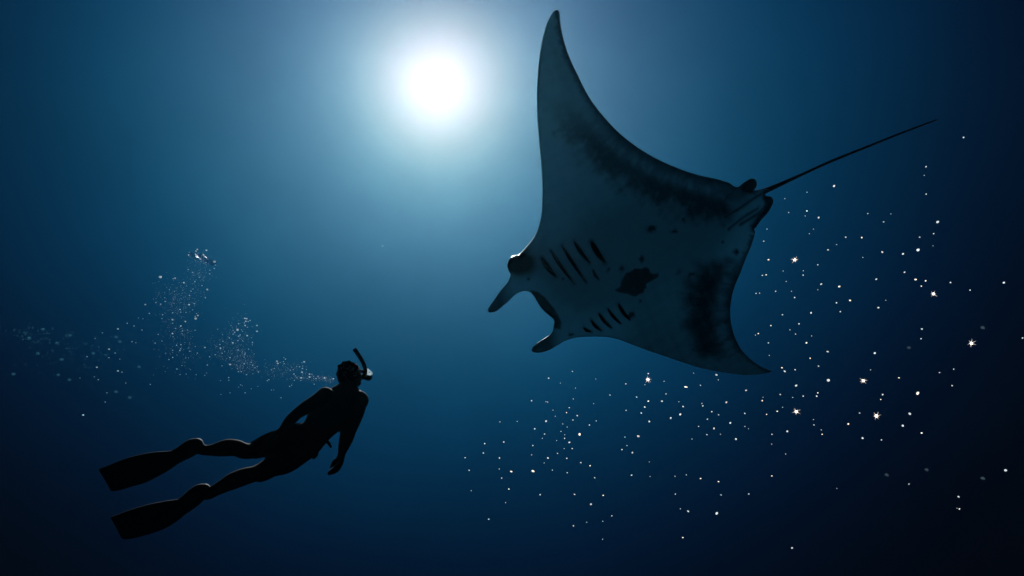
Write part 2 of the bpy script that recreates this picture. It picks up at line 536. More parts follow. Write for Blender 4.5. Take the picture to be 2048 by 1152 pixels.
mk = np.clip(mk + 0.05 * w2, 0, 1)
ceph_light = np.exp(-(np.linalg.norm((PV - np.array([1036.0, 568.0])) * np.array([1.0, 1.2]), axis=1) / 34.0) ** 2)   # side light on the flaps beside the mouth, put into the tint
flesh_and_shade = np.clip(1 - (1 - 0.34 * (1 - ceph_light)) * (1 - mk) * (1 - 0.50 * sm(0.045, 0.24, H)), 0, 1)      # thick tissue lets less light through; painted side light and shade mixed in
mark = np.concatenate([mk, np.ones(len(extra))])

mm = bpy.data.materials.new('manta_skin'); mm.use_nodes = True
t = mm.node_tree; b = t.nodes['Principled BSDF']
at = t.nodes.new('ShaderNodeAttribute'); at.attribute_name = 'marking_shade'
co = t.nodes.new('ShaderNodeTexCoord')
nz = t.nodes.new('ShaderNodeTexNoise'); nz.inputs['Scale'].default_value = 9; nz.inputs['Detail'].default_value = 8
t.links.new(co.outputs['Object'], nz.inputs['Vector'])
nf = t.nodes.new('ShaderNodeTexNoise'); nf.inputs['Scale'].default_value = 55; nf.inputs['Detail'].default_value = 3
t.links.new(co.outputs['Object'], nf.inputs['Vector'])
pale = t.nodes.new('ShaderNodeMix'); pale.data_type = 'RGBA'
pale.inputs[6].default_value = (0.50, 0.50, 0.47, 1); pale.inputs[7].default_value = (0.66, 0.66, 0.62, 1)
t.links.new(nz.outputs['Fac'], pale.inputs[0])
ad = t.nodes.new('ShaderNodeMath'); ad.operation = 'MULTIPLY_ADD'; ad.inputs[1].default_value = 0.35; ad.inputs[2].default_value = -0.175
t.links.new(nf.outputs['Fac'], ad.inputs[0])
# blotch edges are broken up only where there is a blotch
bl = t.nodes.new('ShaderNodeMath'); bl.operation = 'MULTIPLY'
t.links.new(ad.outputs[0], bl.inputs[0]); t.links.new(at.outputs['Fac'], bl.inputs[1])
sm_ = t.nodes.new('ShaderNodeMath'); sm_.operation = 'ADD'; sm_.use_clamp = True
t.links.new(at.outputs['Fac'], sm_.inputs[0]); t.links.new(bl.outputs[0], sm_.inputs[1])
mx = t.nodes.new('ShaderNodeMix'); mx.data_type = 'RGBA'
mx.inputs[7].default_value = (0.014, 0.015, 0.018, 1)
t.links.new(sm_.outputs[0], mx.inputs[0]); t.links.new(pale.outputs[2], mx.inputs[6])
t.links.new(mx.outputs[2], b.inputs['Base Color'])
b.inputs['Roughness'].default_value = 0.36
b.inputs['Specular IOR Level'].default_value = 0.6
bp = t.nodes.new('ShaderNodeBump'); bp.inputs['Strength'].default_value = 0.25; bp.inputs['Distance'].default_value = 0.008
t.links.new(nf.outputs['Fac'], bp.inputs['Height']); t.links.new(bp.outputs[0], b.inputs['Normal'])

# a little sunlight seeps through the body from the back to the belly
tl = t.nodes.new('ShaderNodeBsdfTranslucent')
sc_ = t.nodes.new('ShaderNodeMix'); sc_.data_type = 'RGBA'
sc_.inputs[6].default_value = (0.24, 0.70, 0.96, 1); sc_.inputs[7].default_value = (0.008, 0.03, 0.045, 1)
an_ = t.nodes.new('ShaderNodeAttribute'); an_.attribute_name = 'flesh_and_shade'
t.links.new(an_.outputs['Fac'], sc_.inputs[0]); t.links.new(sc_.outputs[2], tl.inputs[0])
ms_ = t.nodes.new('ShaderNodeMixShader'); ms_.inputs[0].default_value = 0.19
t.links.new(b.outputs[0], ms_.inputs[1]); t.links.new(tl.outputs[0], ms_.inputs[2])
t.links.new(ms_.outputs[0], t.nodes['Material Output'].inputs[0])

me = mesh_from('manta_ray', MV, MF, m_org)
fix_normals(me)
a = me.attributes.new('marking_shade', 'FLOAT', 'POINT')
a.data.foreach_set('value', mark.astype(np.float32))
a = me.attributes.new('flesh_and_shade', 'FLOAT', 'POINT')
a.data.foreach_set('value', np.concatenate([flesh_and_shade, np.zeros(len(extra))]).astype(np.float32))
manta = link('manta_ray', me, mm, None, m_org)
tag(manta, 'large manta ray with raised wing and long thin tail gliding above the diver', 'manta ray')


def belly(p, lift=0.004):
    P_ = np.array([p], float); sd = seg_dist(P_, OUT)
    off = -0.62 * thick(P_, sd)[0] - lift
    return pt(p[0], p[1], mdepth(P_)[0]) + CF * off


def slit(a, b_, w):
    """a gill slit: a narrow raised leaf of dark skin lying on the belly, sunk ends, split down the middle"""
    a = np.array(a); b_ = np.array(b_); n = 9; V = []; Fc = []
    d = (b_ - a) / np.linalg.norm(b_ - a); nn = np.array([-d[1], d[0]])
    for i in range(n):
        s = i / (n - 1); c = a + (b_ - a) * s + nn * 2.0 * math.sin(s * math.pi)
        ww = w * (math.sin(math.pi * (0.06 + 0.88 * s ** 0.8)) ** 0.7)
        V += [belly(c - nn * ww, 0.0), belly(c - nn * ww * 0.45, 0.010), belly(c, 0.003), belly(c + nn * ww * 0.45, 0.010), belly(c + nn * ww, 0.0)]
    for i in range(n - 1):
        for k in range(4):
            q = i * 5 + k
            Fc.append((q, q + 1, q + 6, q + 5))
    me = mesh_from('gill_slit', V, Fc, m_org); fix_normals(me)
    link('gill_slit', me, M_SLIT, manta)


for A_, B_, w in GILLS:
    slit(zz(*A_), zz(*B_), w * 0.95)

ebm = bmesh.new()
bmesh.ops.create_icosphere(ebm, subdivisions=3, radius=1.0)
em = bpy.data.meshes.new('eye'); ebm.to_mesh(em); ebm.free()
em.polygons.foreach_set('use_smooth', [True] * len(em.polygons))
ec = pt(1036, 527.5, mdepth(np.array([[1036.0, 527.5]]))[0])
eye = link('eye', em, M_EYE, manta, tuple(ec - m_org))
eye.scale = (0.098, 0.085, 0.090)

# ------------------------------------------------------------------ the diver
def Z(x, y): return (180 + x / 2.618, 660 + y / 2.618)


PXM = 1 / FPX


def tube_geo(P, R, seg=16, flat=1.0, up=CF, caps=True):
    """lofted tube through world points P; R in metres; flat scales the thickness along the view axis"""
    P = [np.array(p, float) for p in P]; V = []; Fc = []
    n = len(P)
    R = list(R); flat = [flat] * n if np.isscalar(flat) else list(flat)
    T = []
    for i in range(n):
        d = P[min(i + 1, n - 1)] - P[max(i - 1, 0)]
        T.append(d / (np.linalg.norm(d) + 1e-9))
    rings = []
    if caps:
        for f in (0.92, 0.7, 0.35):
            rings.append((P[0] - T[0] * R[0] * f * 0.9, R[0] * math.sqrt(max(0.02, 1 - f * f)), T[0], flat[0]))
    for i in range(n):
        rings.append((P[i], R[i], T[i], flat[i]))
    if caps:
        for f in (0.35, 0.7, 0.92):
            rings.append((P[-1] + T[-1] * R[-1] * f * 0.9, R[-1] * math.sqrt(max(0.02, 1 - f * f)), T[-1], flat[-1]))
    for c, r, tt, fl in rings:
        s = np.cross(tt, up); s /= np.linalg.norm(s) + 1e-9
        w = np.cross(s, tt); w /= np.linalg.norm(w) + 1e-9
        for k in range(seg):
            an = 2 * math.pi * k / seg
            V.append(c + s * math.cos(an) * r + w * math.sin(an) * r * fl)
    m = len(rings)
    for i in range(m - 1):
        for k in range(seg):
            k2 = (k + 1) % seg
            Fc.append((i * seg + k, i * seg + k2, (i + 1) * seg + k2, (i + 1) * seg + k))
    Fc.append(tuple(range(seg - 1, -1, -1)))
    Fc.append(tuple((m - 1) * seg + k for k in range(seg)))
    return V, Fc


class Geo:
    def __init__(self): self.V = []; self.F = []

    def add(self, VF):
        o = len(self.V); self.V += list(VF[0]); self.F += [tuple(i + o for i in f) for f in VF[1]]

    def limb(self, spec, flat=1.0, seg=16):
        """spec: [(zoom x, zoom y, depth, radius in zoom px)]"""
        P = [pt(*Z(x, y), d) for x, y, d, r in spec]
        R = [r / 2.618 * PXM * d for x, y, d, r in spec]
        # densify
        P2 = []; R2 = []; F2 = []
        fl = [flat] * len(P) if np.isscalar(flat) else flat
        X = np.array([np.append(np.append(p, r), f) for p, r, f in zip(P, R, fl)])
        S = spline(X, 5, False)
        self.add(tube_geo(S[:, :3], S[:, 3], seg, list(S[:, 4])))

    def ball(self, x, y, d, rx, ry, rz, ang=0):
        """ellipsoid: rx, ry in the picture plane (zoom px), rz along the view"""
        c = pt(*Z(x, y), d); k = PXM * d / 2.618
        ca, sa = math.cos(math.radians(ang)), math.sin(math.radians(ang))
        e1 = CR * ca + CU * sa; e2 = -CR * sa + CU * ca
        V = []; Fc = []; nu, nw = 20, 12
        for i in range(nw + 1):
            th = math.pi * i / nw
            for j in range(nu):
                ph = 2 * math.pi * j / nu
                V.append(c + e1 * (rx * k * math.sin(th) * math.cos(ph)) + CF * (rz * k * math.sin(th) * math.sin(ph)) + e2 * (ry * k * math.cos(th)))
        for i in range(nw):
            for j in range(nu):
                j2 = (j + 1) % nu
                Fc.append((i * nu + j, i * nu + j2, (i + 1) * nu + j2, (i + 1) * nu + j))
        self.add((V, Fc))

    def sections(self, S, seg=28, k=0.62):
        """loft through cross sections given by left and right silhouette points: (xl, yl, xr, yr, depth)"""
        X = np.array([s if len(s) == 6 else (*s, k) for s in S], float)
        X = spline(X, 5, False)
        V = []; Fc = []
        for xl, yl, xr, yr, d, kk in X:
            a = pt(*Z(xl, yl), d); b = pt(*Z(xr, yr), d); c = (a + b) / 2; h = (b - a) / 2; r = np.linalg.norm(h)
            for j in range(seg):
                an = 2 * math.pi * j / seg
                V.append(c + h * math.copysign(abs(math.cos(an)) ** 0.85, math.cos(an)) + CF * (r * kk * math.copysign(abs(math.sin(an)) ** 0.85, math.sin(an))))
        m = len(X)
        for i in range(m - 1):
            for j in range(seg):
                j2 = (j + 1) % seg
                Fc.append((i * seg + j, i * seg + j2, (i + 1) * seg + j2, (i + 1) * seg + j))
        Fc.append(tuple(range(seg - 1, -1, -1))); Fc.append(tuple((m - 1) * seg + j for j in range(seg)))
        self.add((V, Fc))

    def remesh(self, name, org, voxel, smooth=4, factor=0.5):
        me = mesh_from(name + '_raw', self.V, self.F, org); fix_normals(me)
        o = bpy.data.objects.new(name + '_raw', me); COL.objects.link(o)
        md = o.modifiers.new('r', 'REMESH'); md.mode = 'VOXEL'; md.voxel_size = voxel
        ms = o.modifiers.new('s', 'SMOOTH'); ms.factor = factor; ms.iterations = smooth
        dg = bpy.context.evaluated_depsgraph_get()
        res = bpy.data.meshes.new_from_object(o.evaluated_get(dg)); res.name = name
        bpy.data.objects.remove(o); bpy.data.meshes.remove(me)
        res.polygons.foreach_set('use_smooth', [True] * len(res.polygons))
        return res


d_org = pt(*Z(1150, 560), 6.25)
diver = bpy.data.objects.new('person', None); COL.objects.link(diver)
diver.location = d_org
diver.empty_display_size = 0.2
tag(diver, 'freediver in mask and long fins swimming up below the manta, seen as a dark silhouette', 'person')

g = Geo()
# trunk
g.sections([(1308, 278, 1398, 300, 6.46, 0.8), (1262, 303, 1420, 322, 6.45, 0.6), (1225, 325, 1438, 368, 6.43, 0.55), (1166, 385, 1406, 450, 6.40, 0.62), (1138, 448, 1322, 517, 6.36, 0.62),
            (1118, 482, 1262, 565, 6.32, 0.62), (1052, 508, 1205, 628, 6.27, 0.68), (995, 540, 1120, 692, 6.22, 0.72), (950, 590, 1040, 735, 6.17, 0.72), (930, 625, 985, 738, 6.14, 0.6)])
# neck and head, turned towards the manta
g.limb([(1350, 318, 6.45, 50), (1356, 285, 6.47, 46), (1362, 250, 6.49, 46)])
g.ball(1358, 222, 6.50, 58, 56, 66)
g.ball(1378, 248, 6.52, 46, 44, 52, -20)
g.ball(1398, 276, 6.54, 22, 20, 28, -25)          # chin
g.ball(1411, 246, 6.56, 15, 20, 26, 0)            # cheek and lips
g.ball(1424, 250, 6.57, 7, 9, 10, 0)              # nose under the mask
g.ball(1348, 246, 6.44, 9, 14, 8, -10)            # near ear
g.ball(1372, 240, 6.60, 9, 14, 8, -10)
# viewer-right arm, hanging down
g.ball(1408, 368, 6.42, 52, 50, 50, -40)
g.limb([(1405, 360, 6.42, 50), (1392, 420, 6.40, 48), (1372, 480, 6.37, 44), (1352, 530, 6.34, 40), (1345, 560, 6.32, 38), (1332, 600, 6.30, 32), (1320, 640, 6.28, 22), (1316, 660, 6.28, 19)])
# hand: palm, thumb, four curled fingers
g.limb([(1316, 655, 6.28, 19), (1308, 680, 6.28, 24), (1300, 700, 6.28, 25), (1294, 716, 6.28, 22)], 0.6)
for f in ([(1310, 712, 6.265, 8.5), (1300, 733, 6.262, 8), (1282, 747, 6.26, 7.5), (1264, 752, 6.262, 7), (1250, 757, 6.265, 6)],
          [(1304, 712, 6.282, 8.5), (1291, 731, 6.275, 8), (1273, 744, 6.27, 7.5), (1255, 750, 6.27, 6.5), (1246, 751, 6.272, 6)],
          [(1296, 712, 6.298, 8.5), (1282, 727, 6.292, 8), (1266, 739, 6.288, 7), (1252, 742, 6.288, 6)],
          [(1290, 710, 6.310, 7.5), (1277, 722, 6.306, 7), (1264, 732, 6.304, 6), (1255, 738, 6.304, 5.5)],
          [(1298, 676, 6.27, 9), (1280, 685, 6.262, 9), (1269, 700, 6.258, 8), (1262, 714, 6.256, 7), (1257, 722, 6.256, 6)]):
    g.limb(f, 1.0, 10)
# viewer-left arm, lying back along the flank, hand on the thigh
g.ball(1232, 345, 6.36, 46, 42, 46, 35)
g.limb([(1235, 342, 6.35, 46), (1192, 374, 6.30, 43), (1138, 403, 6.26, 37), (1095, 431, 6.22, 31), (1070, 452, 6.20, 30), (1042, 481, 6.17, 29), (1012, 515, 6.12, 20), (1000, 526, 6.10, 17)])
g.limb([(1002, 525, 6.10, 17), (985, 542, 6.08, 22), (968, 556, 6.06, 22), (955, 566, 6.05, 19)], 0.6)
for dy, ln in ((-9, 1.0), (-1, 1.1), (7, 1.0), (14, 0.8)):
    g.limb([(962, 560 + dy, 6.05, 8), (946 - 4 * ln, 570 + dy, 6.035, 7.5), (932 - 8 * ln, 580 + dy, 6.03, 7), (920 - 10 * ln, 590 + dy, 6.03, 6)], 1.0, 10)
g.limb([(985, 552, 6.05, 8), (975, 568, 6.03, 8), (962, 580, 6.025, 6.5)], 1.0, 10)
# far leg (upper in the picture)
g.limb([(1060, 585, 6.22, 62), (985, 585, 6.17, 58), (930, 600, 6.12, 55), (880, 620, 6.06, 48), (840, 634, 6.0, 41), (805, 633, 5.97, 42), (765, 618, 5.94, 43), (720, 616, 5.92, 45), (675, 624, 5.90, 39), (635, 629, 5.88, 30), (600, 629, 5.86, 27), (575, 622, 5.85, 29)])
g.limb([(575, 618, 5.85, 30), (550, 612, 5.84, 34), (515, 632, 5.82, 34), (470, 655, 5.80, 30), (430, 672, 5.78, 22)], 0.8)
# near leg (lower in the picture)
g.limb([(1070, 655, 6.2, 66), (1010, 690, 6.16, 62), (955, 708, 6.11, 50), (910, 733, 6.06, 46), (865, 752, 6.0, 42), (822, 764, 5.96, 45), (785, 776, 5.93, 46), (740, 795, 5.90, 44), (700, 816, 5.88, 37), (660, 837, 5.86, 32), (625, 856, 5.85, 31), (605, 858, 5.84, 31)])
g.limb([(605, 852, 5.84, 32), (582, 846, 5.83, 36), (550, 870, 5.81, 36), (510, 900, 5.79, 30), (470, 925, 5.77, 24)], 0.8)
body = g.remesh('body', d_org, 0.0085, 3)
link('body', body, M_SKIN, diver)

# hair: a cap of short curls
g = Geo()
g.ball(1352, 215, 6.49, 56, 52, 66)
g.ball(1335, 235, 6.47, 38, 44, 56)
r_ = random.Random(4)
for i in range(150):
    th = r_.uniform(0, 2 * math.pi); ph = r_.uniform(-1, 1)
    q = math.sqrt(1 - ph * ph)
    x = 1350 + 55 * q * math.cos(th); y = 218 - 50 * q * math.sin(th)
    if x > 1395 and y > 205: continue
    if y > 262: continue
    s = r_.uniform(6, 11)
    g.ball(x, y, 6.49 + 0.165 * ph, s, s, s)
for x, y in ((1302, 246), (1306, 262), (1316, 274), (1300, 222), (1306, 200), (1312, 268)):
    g.ball(x, y, 6.47, 9, 8, 22)
hair = g.remesh('hair', d_org, 0.0075, 1)
link('hair', hair, M_HAIR, diver)

# shorts, a little wider than the skin, two leg openings
g = Geo()
g.sections([(1084, 487, 1228, 596, 6.285, 0.70), (1044, 502, 1198, 640, 6.26, 0.74), (992, 533, 1122, 700, 6.22, 0.78), (950, 578, 1040, 745, 6.17, 0.76), (918, 620, 990, 752, 6.14, 0.6)], k=0.75)
g.limb([(1040, 592, 6.20, 66), (985, 586, 6.16, 63), (930, 602, 6.11, 59), (890, 618, 6.07, 53), (868, 626, 6.04, 49)], 1.02)
g.limb([(1060, 660, 6.19, 70), (1010, 692, 6.15, 66), (955, 714, 6.10, 55), (915, 738, 6.06, 51), (888, 750, 6.03, 48)], 1.02)
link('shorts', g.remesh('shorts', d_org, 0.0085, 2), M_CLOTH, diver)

# weight belt with two strap ends
def ring_loft(S, k, tw):
    V = []; Fc = []; seg = 30
    for xl, yl, xr, yr, d in S:
        a = pt(*Z(xl, yl), d); b = pt(*Z(xr, yr), d); c = (a + b) / 2; h = (b - a) / 2; r = np.linalg.norm(h)
        for j in range(seg):
            an = 2 * math.pi * j / seg
            V.append(c + h * math.cos(an) * tw + CF * (r * k * tw * math.sin(an)))
    m = len(S)
    for i in range(m):
        i2 = (i + 1) % m
        for j in range(seg):
            j2 = (j + 1) % seg
            Fc.append((i * seg + j, i * seg + j2, i2 * seg + j2, i2 * seg + j))
    return V, Fc


belt_bm = Geo()
belt_bm.sections([(1098, 488, 1238, 588, 6.29), (1076, 502, 1216, 608, 6.275)], k=0.72)
me = mesh_from('weight_belt', belt_bm.V, belt_bm.F, d_org); fix_normals(me)
belt = link('weight_belt', me, M_CLOTH, diver)
g = Geo()
g.limb([(1205, 588, 6.24, 12), (1228, 582, 6.23, 11), (1246, 590, 6.22, 11), (1257, 604, 6.22, 9), (1261, 614, 6.22, 7)], 0.5, 10)
link('strap_end', g.remesh('strap_end', d_org, 0.006, 2), M_RUBBER, belt)
g = Geo()
g.limb([(1178, 625, 6.24, 14), (1184, 645, 6.23, 14), (1179, 661, 6.22, 12), (1170, 672, 6.22, 8)], 0.6, 10)
link('strap_end', g.remesh('strap_end', d_org, 0.006, 2), M_RUBBER, belt)

# diving mask: skirt, rim, lens and strap
def F6(x, y): return (690 + x / 11.52, 690 + y / 11.52)
MD = 6.58
mask = bpy.data.objects.new('diving_mask', None)
mo = pt(*F6(525, 700), MD)
COL.objects.link(mask); mask.parent = diver; mask.location = tuple(mo - d_org)
def zoomF(x, y): u, v = F6(x, y); return ((u - 180) * 2.618, (v - 660) * 2.618)
g = Geo()
for x, y, rx, ry, rz in ((540, 738, 88, 84, 190), (480, 735, 66, 66, 170), (425, 715, 50, 70, 150)):
    X, Y = zoomF(x, y); k = 2.618 / 11.52
    g.ball(X, Y, MD, rx * k, ry * k, rz * k, -12)
link('mask_skirt', g.remesh('mask_skirt', mo, 0.005, 2), M_RUBBER, mask)
# lens: a bulged glass pane on the upper front of the mask
ml = bpy.data.materials.new('mask_glass'); ml.use_nodes = True
t = ml.node_tree; t.nodes.clear()
o_ = t.nodes.new('ShaderNodeOutputMaterial')
tr = t.nodes.new('ShaderNodeBsdfTranslucent'); tr.inputs[0].default_value = (0.45, 0.72, 0.9, 1)
gl = t.nodes.new('ShaderNodeBsdfGlossy'); gl.inputs['Roughness'].default_value = 0.12
nz = t.nodes.new('ShaderNodeTexNoise'); nz.inputs['Scale'].default_value = 55
co = t.nodes.new('ShaderNodeTexCoord'); t.links.new(co.outputs['Object'], nz.inputs['Vector'])
cr_ = t.nodes.new('ShaderNodeValToRGB'); cr_.color_ramp.elements[0].position = 0.36; cr_.color_ramp.elements[1].position = 0.52
cr_.color_ramp.elements[0].color = (0.12, 0.36, 0.55, 1); cr_.color_ramp.elements[1].color = (0.95, 1, 1, 1)
t.links.new(nz.outputs['Fac'], cr_.inputs[0]); t.links.new(cr_.outputs[0], tr.inputs[0])
mxs = t.nodes.new('ShaderNodeMixShader'); mxs.inputs[0].default_value = 0.25
t.links.new(tr.outputs[0], mxs.inputs[1]); t.links.new(gl.outputs[0], mxs.inputs[2]); t.links.new(mxs.outputs[0], o_.inputs[0])
LO = np.array([(440, 615), (470, 590), (505, 570), (540, 578), (580, 612), (606, 655), (600, 690), (575, 700), (540, 698), (505, 690), (480, 655)], float)
LO = (LO - [525, 640]) * 1.16 + [528, 632]
LS = resample(spline(LO, 5), 7)
lv, lt, lsd = planform(LS, 16, [4, 10])
lens_v = []
for p, s in zip(lv, lsd):
    u, v = F6(*p)
    lens_v.append(pt(u, v, MD - 0.045 - 0.012 * math.sqrt(min(1, s / 40))))
n_ = len(lens_v)
back = [p + CF * 0.02 for p in lens_v]
nb = len(LS)
faces = list(lt) + [tuple(i + n_ for i in f[::-1]) for f in lt] + [(i, (i + 1) % nb, n_ + (i + 1) % nb, n_ + i) for i in range(nb)]
me = mesh_from('lens', lens_v + back, faces, mo); fix_normals(me)
link('lens', me, ml, mask)
g = Geo()
g.limb([(1438, 222, 6.55, 10), (1420, 216, 6.50, 9), (1400, 212, 6.45, 9), (1370, 212, 6.405, 9), (1340, 216, 6.39, 9), (1312, 222, 6.42, 9), (1300, 226, 6.47, 9)], 0.5, 10)
link('strap', g.remesh('strap', mo, 0.005, 2), M_RUBBER, mask)

# snorkel: bent tube with cut top, mouthpiece bend and clip
g = Geo()
sp_ = [(212, 88, 42), (250, 140, 42), (300, 215, 41), (355, 300, 40), (405, 385, 40), (440, 465, 40), (462, 545, 40), (468, 620, 40), (452, 690, 38), (425, 740, 36), (400, 770, 32)]
P_ = [pt(*F6(x, y), 6.5 if i < 7 else 6.5 + 0.02 * (i - 6)) for i, (x, y, r) in enumerate(sp_)]
S_ = spline(np.array([np.append(p, 1.2 * r / 11.52 * PXM * 6.5) for p, (_, _, r) in zip(P_, sp_)]), 5, False)
g.add(tube_geo(S_[:, :3], S_[:, 3], 14, 1.0, CF, False))
sn = g
me = mesh_from('snorkel', sn.V, sn.F, d_org); fix_normals(me)
sno = link('snorkel', me, M_RUBBER, diver)
g = Geo(); X, Y = zoomF(400, 590); g.limb([(X, Y, 6.5, 7), (X + 12, Y + 4, 6.5, 8)], 1.6, 10)
link('clip', g.remesh('clip', d_org, 0.005, 1), M_RUBBER, sno)

# fins
def fin(outl, pocket, d0, d1, xr):
    root = bpy.data.objects.new('swim_fin', None); COL.objects.link(root); root.parent = diver
    pts2 = np.array([Z(x, y) for x, y in outl]); oo = resample(spline(pts2, 4), 4)
    # keep the blade corners crisp
    v, tr_, sd = planform(oo, 9, [1.0, 3.0])
    x0, x1 = v[:, 0].min(), v[:, 0].max()
    dd_ = d0 + (d1 - d0) * (v[:, 0] - x0) / (x1 - x0) + 0.05 * ((v[:, 0] - x0) / (x1 - x0) - 0.4) ** 2
    th = 0.003 + 0.010 * np.exp(-((sd - 3) / 2.2) ** 2) + 0.012 * sm(x1 - 70, x1, v[:, 0]) * sm(0, 8, sd)
    th += 0.0025 * np.exp(-(((v[:, 1] - np.interp(v[:, 0], [x0, x1], [v[:, 1].max() - 30, v[:, 1].min() + 40])) / 2.5) ** 2))
    bs = np.array([pt(p[0], p[1], d) for p, d in zip(v, dd_)])
    org = bs.mean(0)
    root.location = tuple(org - d_org)
    n = len(v); nb = len(oo)
    V = np.vstack([bs - CF * th[:, None], bs + CF * th[:, None]])
    Fc = list(tr_) + [tuple(i + n for i in f[::-1]) for f in tr_] + [(i, (i + 1) % nb, n + (i + 1) % nb, n + i) for i in range(nb)]
    me = mesh_from('blade', V, Fc, org); fix_normals(me)
    link('blade', me, M_BLADE, root)
    g = Geo(); g.limb(pocket, [0.85, 0.85, 0.8, 0.7, 0.5, 0.35, 0.2][:len(pocket)], 16)
    link('foot_pocket', g.remesh('foot_pocket', org, 0.007, 3), M_RUBBER, root)
    return root


fin([(468, 645), (440, 632), (400, 635), (330, 640), (250, 655), (180, 675), (110, 703), (60, 722), (48, 728), (50, 738), (62, 757), (90, 805), (108, 838), (118, 844), (160, 838), (220, 820), (290, 800), (360, 765), (420, 730), (470, 690)],
    [(560, 605, 5.845, 40), (535, 614, 5.835, 45), (505, 632, 5.82, 44), (470, 652, 5.80, 40), (430, 672, 5.78, 40), (390, 690, 5.77, 38)], 5.62, 5.78, 470)
fin([(510, 905), (480, 886), (440, 890), (400, 895), (300, 915), (200, 945), (140, 968), (112, 978), (112, 990), (130, 1020), (160, 1078), (172, 1092), (200, 1095), (280, 1078), (380, 1045), (440, 1012), (500, 962)],
    [(600, 842, 5.835, 38), (575, 850, 5.825, 44), (545, 876, 5.81, 48), (508, 906, 5.79, 46), (470, 930, 5.77, 46), (430, 950, 5.76, 46)], 5.6, 5.77, 500)

